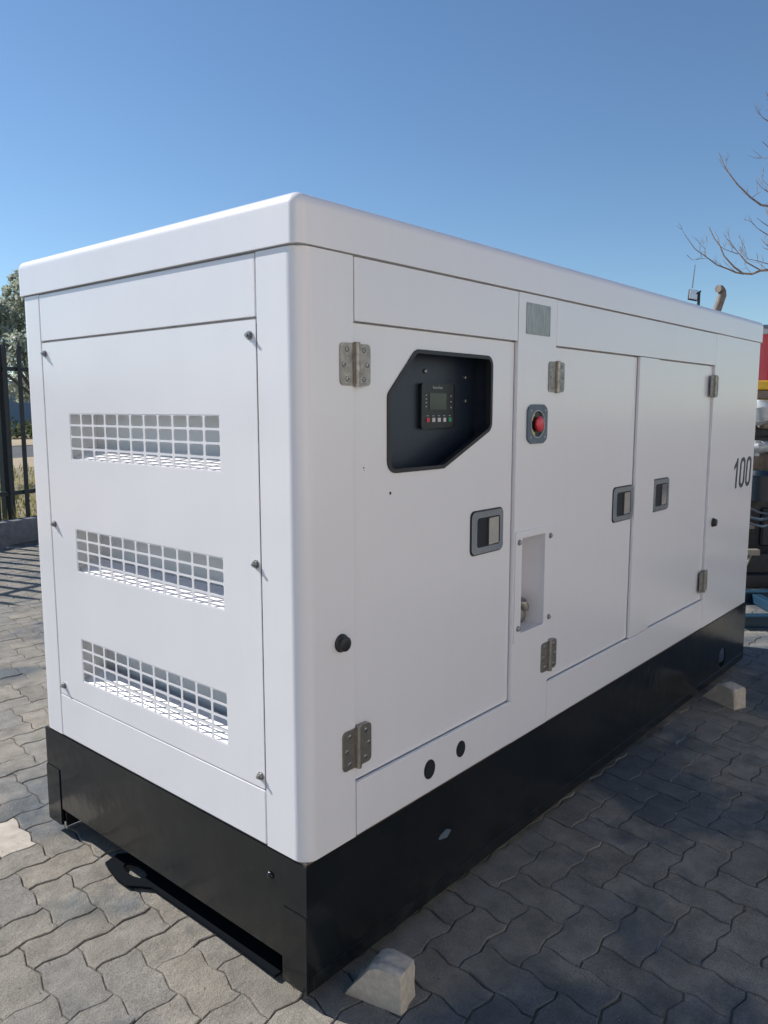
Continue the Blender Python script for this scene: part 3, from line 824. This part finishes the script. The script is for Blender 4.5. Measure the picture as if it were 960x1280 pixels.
# verge grass tufts and shrubs beyond the fence
rg = random.Random(11)
gb = B()
for _ in range(5200):
    u = rg.uniform(-3, 7); v = rg.choice((rg.uniform(.2, 3), rg.uniform(.2, 7.5)))
    h = rg.uniform(.03, .16)*(1.5 if rg.random() < .15 else 1); an = rg.uniform(0, 6.28)
    p = kp(u, v, .2); q = Vector((math.cos(an), math.sin(an), 0))*rg.uniform(.008, .02)
    l = Vector((rg.uniform(-.05, .05), rg.uniform(-.05, .05), h))
    gb.faces.new([gb.verts.new(p-q), gb.verts.new(p+q), gb.verts.new(p+l)])
tag(obj('verge_grass', gb, M['grassb'], None, 0, False), 'dry yellow and green grass growing behind the fence', 'grass', kind='stuff')
def leafblob(bm, c, rx, ry, rz, n, size, rg, hollow=.35):
    for _ in range(n):
        while True:
            q = Vector((rg.uniform(-1, 1), rg.uniform(-1, 1), rg.uniform(-1, 1)))
            if hollow < q.length < 1: break
        p = Vector(c)+Vector((q.x*rx, q.y*ry, q.z*rz))
        a = Vector((rg.gauss(0, 1), rg.gauss(0, 1), rg.gauss(0, 1))).normalized(); b_ = a.orthogonal().normalized()
        b_.rotate(Matrix.Rotation(rg.uniform(0, 6.28), 3, a)); s = size*rg.uniform(.6, 1.3); w_ = a.cross(b_)*s*.32
        bm.faces.new([bm.verts.new(p-b_*s*.5), bm.verts.new(p+w_), bm.verts.new(p+b_*s*.5), bm.verts.new(p-w_)])
def tree(base, trunk_top, r0, limbs, clumps, label, m, size=.075, per=420):
    t = empty('leafy_tree', base); tag(t, label, 'tree')
    b = B(); tube(b, [base, base.lerp(trunk_top, .5)+Vector((.08, .05, 0)), trunk_top], [r0, r0*.75, r0*.5], 9)
    for (c, r) in limbs: tube(b, [trunk_top-Vector((0, 0, .5)), trunk_top.lerp(c, .5)+Vector((.05, -.04, .12)), c], [r, r*.7, r*.25], 6)
    obj('trunk', b, M['bark2'], t)
    b = B(); rgt = random.Random(len(clumps))
    for (c, rx, rz, k) in clumps: leafblob(b, c, rx, rx, rz, int(per*k), size, rgt)
    obj('crown', b, m, t, 0, False)
    return t
# grey-green tree behind the fence, seen at the left edge
TD = 14.5
cl = []; lm = []
rg = random.Random(21)
for (px, py, r, k) in ((28, 372, .34, 1.0), (18, 400, .42, 1.3), (-10, 395, .5, 1.5), (8, 430, .5, 1.4), (35, 440, .5, 1.3), (30, 480, .45, 1.1), (62, 400, .6, 1.4), (80, 450, .7, 1.5), 
                       (-60, 400, .6, 1.4), (24, 350, .2, .5), (50, 360, .45, 1.), (-70, 460, .6, 1.2), (-25, 380, .35, .8)):
    c = at(px, py, TD+rg.uniform(-.8, .8)); cl.append((c, r, r*.8, k)); lm.append((c, .035))
tb = at(60, 500, TD); tb.z = .15; tt = at(50, 470, TD)
tree(tb, tt, .13, lm, cl, 'grey-green loose tree behind the palisade fence at the left', M['leaf'], .11, 420)
# hedge line and blue-grey wall across the road
hb = B(); rgh = random.Random(4)
for k in range(60):
    c = kp(-14+k*1.1, 25+rgh.uniform(-.6, .6), .5); leafblob(hb, c, .8, .6, rgh.uniform(.45, .8), 200, .2, rgh, .2)
tag(obj('hedge', hb, M['leafd'], None, 0, False), 'low green hedge growing on the far side of the road', 'hedge', kind='stuff')
wl = empty('boundary_wall', kp(0, 32, .14)); tag(wl, 'blue-grey boundary wall beyond the road and hedge', 'wall')
for k in range(24):
    b = B(); box(b, k*4-26, k*4-22.03, 0, .22, .1, 3.15, .02, 1); bb = B(); join(bb, b, Matrix.Translation(kp(0, 32, 0))@Matrix.Rotation(math.atan2(KD.y, KD.x), 4, 'Z')); obj('wall_panel', bb, M['bluewall'], wl)
    b = B(); box(b, k*4-26.2, k*4-25.83, -.08, .3, .1, 3.25, .02, 1); bb = B(); join(bb, b, Matrix.Translation(kp(0, 32, 0))@Matrix.Rotation(math.atan2(KD.y, KD.x), 4, 'Z')); obj('wall_pier', bb, M['bluewall'], wl)

# cream building out of view behind the camera, added for warm bounce; shows in reflections
bd = empty('unseen_workshop', (-8, -8.6, 0)); tag(bd, 'unseen cream wall added behind the camera to bounce warm light onto the doors', 'building')
for k in range(9):
    obj('wall_bay', box(B(), -24+k*3.6, -20.44+k*3.6, -8.9, -8.6, 0, 6.4, .01, 1), M['cream'], bd)
    if k % 3 != 1:
        w_ = obj('window', box(B(), -23+k*3.6, -21.4+k*3.6, -8.599, -8.56, 3.3, 4.4, .01, 1), M['engine'], bd)
    else:
        w_ = obj('roller_door', box(B(), -23.4+k*3.6, -21+k*3.6, -8.599, -8.55, 0, 3.1, .01, 1), M['bluewall'], bd)
obj('roof_edge', box(B(), -24.3, 8.8, -9.2, -8.3, 6.402, 6.62, .02, 1), M['bluewall'], bd)

# ------------------------------------------------------------------ machinery at the right edge
rh = Vector((rt.x, rt.y, 0)).normalized(); fh = Vector((fw.x, fw.y, 0)).normalized()
def frame_at(P):
    return Matrix.Translation(P)@Matrix(((rh.x, fh.x, 0, 0), (rh.y, fh.y, 0, 0), (0, 0, 1, 0), (0, 0, 0, 1)))
def lobj(name, b, m, parent, mtx, sm=35):
    bb = B(); join(bb, b, mtx); return obj(name, bb, m, parent, sm)
# blue steel frame lying on the pavers (local x to the right, y away)
P = on_ground(938, 787); MT = frame_at(P)
bf = empty('steel_frame', P); tag(bf, 'blue painted steel beam frame lying on the pavers right of the generator', 'frame')
def ibeam(x0, x1, y0, h, wd):
    b = B(); box(b, x0, x1, y0, y0+wd, 0, .012, .002, 1); box(b, x0, x1, y0, y0+wd, h-.012, h, .002, 1); box(b, x0, x1, y0+wd*.42, y0+wd*.58, .0121, h-.0121); return b
lobj('beam', ibeam(-.12, 2.6, 0, .095, .09), M['bluebeam'], bf, MT)
lobj('beam', ibeam(-.12, 2.6, .74, .095, .09), M['bluebeam'], bf, MT)
for x in (.35, 1.3, 2.4): lobj('cross_beam', box(B(), x, x+.07, .0905, .7395, .01, .08, .002, 1), M['bluebeam'], bf, MT)
# engine behind it
P = on_ground(940, 737); MT = frame_at(P); s = 6.9/F
en = empty('salvaged_engine', P); tag(en, 'dark diesel engine with pale housings and hanging cables at the right edge', 'engine')
def E_(px): return (px-940)*s
def Z_(py): return (737-py)*s
b = B(); box(b, -.25, 1.5, .05, .75, 0, .12, .01, 1); box(b, -.2, 1.45, .1, .16, .12, .3, .01, 1); box(b, -.2, 1.45, .62, .68, .12, .3, .01, 1); lobj('engine_base', b, M['engine'], en, MT)
b = B(); box(b, -.16, 1.2, .14, .62, .28, .78, .03, 2)
for k in range(6): box(b, -.12+k*.22, .0+k*.22, .10, .14, .36, .70, .015, 1)
for k in range(6): tube(b, [(-.06+k*.22, .12, .78), (-.06+k*.22, .12, 1.12)], .022, 8)
lobj('engine_block', b, M['engine'], en, MT)
b = B(); box(b, -.14, 1.1, .2, .5, .785, 1.0, .03, 2); box(b, -.1, 1.05, .12, .45, 1.3, 1.41, .03, 2); lobj('cylinder_head', b, M['engine'], en, MT)
b = B(); tube(b, [(.0, .0, .78), (.0, .0, .99)], .11, 20); tube(b, [(.0, .0, .99), (.0, .0, 1.03)], [.115, .08], 20); lobj('filter_drum', b, M['bluedrum'], en, MT)
b = B(); tube(b, [(-.09, .05, 1.20), (-.02, .02, 1.22), (.06, .02, 1.23), (.30, .1, 1.2)], [.035, .055, .05, .05], 12); tube(b, [(-.03, .02, 1.15), (-.03, .02, 1.28)], .028, 10)
lobj('intake_pipe', b, M['grey'], en, MT)
b = B(); box(b, -.10, .8, .2, .44, 1.01, 1.17, .03, 2); lobj('cover', b, M['rust'], en, MT)
b = B(); tube(b, [(-.02, .02, 1.62), (-.02, .02, 1.56), (-.0, .02, 1.45), (.01, .02, 1.42)], [.04, .10, .10, .05], 16); lobj('air_cleaner', b, M['grey'], en, MT)
b = B(); box(b, -.14, -.04, .02, .1, 1.40, 1.49, .01, 1); box(b, .02, .5, .03, .2, 1.38, 1.46, .01, 1); lobj('bracket', b, M['rust'], en, MT)
b = B()
for dx, dz, rr_ in ((0, .0, .012), (.02, -.06, .010), (.05, .05, .009)):
    pts = [(-.12+dx+.07*k, -.02-.01*k, .66+dz-.09*math.sin(k/5*math.pi)+.02*k) for k in range(6)]
    tube(b, pts, rr_, 7)
lobj('cable', b, M['bezel'], en, MT)
b = B(); box(b, -.11, .02, -.06, .0, Z_(693), Z_(686), .002, 1); box(b, -.12, -.03, -.04, .0, Z_(661), Z_(657), .002, 1); tube(b, [(-.05, -.05, Z_(692)), (-.12, -.05, Z_(718))], .008, 6); lobj('steel_offcut', b, M['grit'], en, MT)
# yellow machine with an exhaust stack behind the engine
P = at(940, 700, 8.3); P.z = 0; MT = frame_at(P); s = 8.3/F
ym = empty('yellow_machine', P); tag(ym, 'yellow painted machine with a bent grey exhaust stack, mostly behind the generator', 'machine')
def zz(py, depth): return CAM.z+(511-py)*depth/F
b = B(); box(b, -.09, 2.2, 0, .9, zz(488, 8.3), zz(477, 8.3), .01, 1); box(b, -.10, 2.2, 0, .5, zz(506, 8.3), zz(500, 8.3), .01, 1); lobj('hood', b, M['yel'], ym, MT)
b = B(); box(b, -.08, 2.1, .03, .8, zz(500, 8.3)+.002, zz(488, 8.3)-.002, .01, 1); lobj('grille', b, M['rust'], ym, MT)
b = B(); box(b, -.06, 2.1, .05, .9, .55, zz(506, 8.3)-.002, .02, 1); lobj('engine_bay', b, M['engine'], ym, MT)
b = B()
for x in (.2, 1.7):
    tube(b, [(x, .1, .4), (x, .4, .4)], .4, 24)
lobj('wheel', b, M['rubber'], ym, MT)
b = B(); x = (903-940)*s
box(b, x-.3, -.0605, .2, .7, .5, 1.9, .02, 1); lobj('side_body', b, M['yel'], ym, MT)
b = B()
tube(b, [(x-.045, .45, 1.9), (x-.02, .45, zz(396, 8.75)), (x+.035, .45, zz(376, 8.75)), (x+.03, .45, zz(372, 8.75)), (x+.01, .45, zz(369, 8.75)), (x-.022, .43, zz(369, 8.75))], [.045, .045, .043, .042, .041, .040], 14)
tube(b, [(x-.06, .45, 1.9), (x-.05, .45, 2.3)], .06, 14)
lobj('exhaust_stack', b, M['rust'], ym, MT, 60)
# red container further back
P = at(905, 700, 12.5); P.z = 0; MT = frame_at(P)
rc = empty('red_container', P); tag(rc, 'red corrugated container with a pale top edge behind the yellow machine', 'container')
zt_ = zz(422, 12.5); b = B()
n = 34; pr = []
for k in range(n):
    x = k*.18; pr += [(x, 0), (x+.07, 0), (x+.09, .035), (x+.16, .035)]
fr_ = [b.verts.new((p[0], p[1], .15)) for p in pr]; to_ = [b.verts.new((p[0], p[1], zt_)) for p in pr]
for k in range(len(pr)-1): b.faces.new((fr_[k], fr_[k+1], to_[k+1], to_[k]))
box(b, 0, pr[-1][0], .04, 2.4, .15, zt_)
lobj('container_side', b, M['contred'], rc, MT, 20)
lobj('top_rail', box(B(), -.02, pr[-1][0]+.02, -.02, .08, zt_+.001, zt_+.085, .005, 1), M['keyw'], rc, MT)
lobj('roof_edge', box(B(), -.02, pr[-1][0]+.02, -.03, 2.4, zt_+.087, zt_+.14, .005, 1), M['bluewall'], rc, MT)
lobj('bottom_rail', box(B(), -.02, pr[-1][0]+.02, -.02, .08, 0, .148, .005, 1), M['contred'], rc, MT)

# floodlight mast behind the roof
FD = 15.0; s = FD/F
P = at(872, 400, FD); P.z = 0; MT = frame_at(P)
fm = empty('floodlight_mast', P); tag(fm, 'square white floodlight and thin antenna on a dark mast above the roof', 'floodlight')
lobj('mast', tube(B(), [(0, 0, 0), (0, 0, zz(367, FD))], .028, 10), M['fence'], fm, MT)
lobj('bracket', tube(B(), [(0, 0, zz(368, FD)), (-.06, -.02, zz(370, FD)), (.03, 0, zz(366, FD))], .018, 6), M['fence'], fm, MT)
b = B(); box(b, -.088, .088, 0, .05, -.105, .105, .012, 2)
lm_ = MT@Matrix.Translation((-.115, -.03, zz(370.5, FD)))@Matrix.Rotation(R(10), 4, 'Y')@Matrix.Rotation(R(-18), 4, 'X')
lobj('lamp_housing', b, M['fence'], fm, lm_)
lobj('lamp_glass', box(B(), -.076, .076, -.006, -.0005, -.092, .092, .003, 1), M['lampglass'], fm, lm_)
lobj('antenna', tube(B(), [(-.125, .02, zz(362, FD)), (-.105, .02, zz(345, FD)), (-.09, .02, zz(334, FD))], [.012, .010, .008], 6), M['bolt'], fm, MT)

# ------------------------------------------------------------------ bare tree, trunk outside the frame at the right
BD = 9.0
def z1p(x, y): return (840+x/8, 130+y/8)
def z2p(x, y): return (840+x/8, 270+y/8)
twigs = [
 ([(1040, 352)]+[z2p(*q) for q in ((960, 540), (890, 545), (800, 580), (710, 575), (620, 510), (520, 400), (480, 300), (420, 220), (370, 110))], .020, 0),
 ([z2p(*q) for q in ((720, 578), (640, 565), (560, 530), (450, 490), (330, 400), (230, 330), (130, 190))], .014, .4),
 ([z2p(*q) for q in ((470, 280), (460, 210), (425, 145))], .006, 0),
 ([z2p(*q) for q in ((890, 545), (740, 460), (690, 400), (640, 340), (590, 270), (570, 220))], .010, .2),
 ([z2p(*q) for q in ((660, 380), (600, 360), (520, 330), (470, 290))], .007, .1),
 ([z2p(*q) for q in ((740, 455), (738, 400), (735, 340))], .005, .1),
 ([z2p(*q) for q in ((690, 380), (705, 300), (715, 215))], .005, .3),
 ([z2p(*q) for q in ((336, 400), (332, 330), (350, 270))], .005, .4),
 ([z2p(*q) for q in ((960, 480), (860, 450), (760, 430), (700, 380))], .007, .6),
 ([z2p(*q) for q in ((240, 435), (300, 425), (370, 425))], .005, .4),
 ([z2p(*q) for q in ((150, 390), (200, 440), (290, 420))], .004, .4),
 ([(1020, 300)]+[z2p(*q) for q in ((960, 190), (910, 160), (850, 120), (800, 60))], .010, .5),
 ([(1020, 290)]+[z2p(*q) for q in ((960, 100), (900, 60), (850, 20))], .009, .3),
 ([(1015, 330)]+[z2p(*q) for q in ((960, 300), (925, 270), (890, 230))], .009, .2),
 ([z2p(*q) for q in ((980, 340), (930, 325), (895, 300))], .006, .2),
 ([(1050, 275)]+[z1p(*q) for q in ((960, 1020), (890, 1010), (780, 930), (650, 800), (560, 680), (510, 590), (470, 490))], .017, 0),
 ([z1p(*q) for q in ((570, 690), (565, 640), (545, 600))], .005, 0),
 ([z1p(*q) for q in ((800, 935), (850, 900), (890, 880))], .005, .2),
 ([(1030, 225)]+[z1p(*q) for q in ((960, 880), (900, 840), (840, 770))], .009, .5),
 ([(1030, 222)]+[z1p(*q) for q in ((960, 815), (915, 770), (900, 740))], .008, .7),
 ([(1010, 290)]+[z1p(*q) for q in ((960, 1110), (935, 1060), (930, 1040))], .008, .2),
 ([(1030, 175)]+[z1p(*q) for q in ((960, 170), (910, 140), (875, 100))], .011, .3),
]
base = at(1150, 700, BD+.6); base.z = 0
bt = empty('bare_tree', base); tag(bt, 'leafless tree with pinkish upcurved twigs reaching in over the far end of the roof', 'tree')
fork = at(1140, 420, BD+.6); crown = at(1120, 260, BD+.5)
b = B(); tube(b, [base, base.lerp(fork, .5)+Vector((.06, .03, 0)), fork, crown, at(1135, 120, BD+.6)], [.17, .14, .12, .08, .03], 12); obj('trunk', b, M['bark'], bt)
b = B()
for (pts, r, dd) in twigs:
    P3 = [at(x, y, BD+dd+.02*k) for k, (x, y) in enumerate(pts)]
    n = len(P3); tube(b, P3, [.85*r*(1-.72*k/(n-1)) for k in range(n)], 6)
    if pts[0][0] > 1000:
        tube(b, [fork.lerp(crown, min(1, max(0, (420-pts[0][1])/160))), P3[0].lerp(crown, .3)+Vector((0, 0, -.08)), P3[0]], [r*2.4, r*1.6, r], 7)
obj('branches', b, M['bark'], bt)
rb = random.Random(8); b = B()
def twiglet(p, d, l, r, lev):
    pts = [p]; q = p.copy()
    for k in range(4):
        d = (d+Vector((rb.gauss(0, .18), rb.gauss(0, .18), .12+rb.gauss(0, .1)))).normalized(); q = q+d*l/4; pts.append(q.copy())
    tube(b, pts, [r*(1-.15*k) for k in range(5)], 4, False)
    if lev:
        for _ in range(3): twiglet(pts[rb.randint(1, 3)], (d+Vector((rb.gauss(0, .7), rb.gauss(0, .7), rb.gauss(0, .5)))).normalized(), l*.6, r*.6, lev-1)
for (pts, r, dd) in twigs:
    n = len(pts)
    for k in range(1, n):
        x, y = pts[k]
        if rb.random() < .5: twiglet(at(x, y, BD+dd), (-rh*rb.uniform(-.3, 1)+Vector((0, 0, rb.uniform(.3, 1)))).normalized(), rb.uniform(.08, .22), .0028, 1)
for _ in range(16):
    twiglet(at(rb.uniform(985, 1100), rb.uniform(120, 340), BD+rb.uniform(-.3, .9)), (-rh+Vector((0, 0, rb.uniform(.2, 1)))).normalized(), rb.uniform(.3, .6), .008, 2)
obj('twigs', b, M['bark'], bt, 35)
S.cycles.max_bounces = 8
S.cycles.transparent_max_bounces = 12
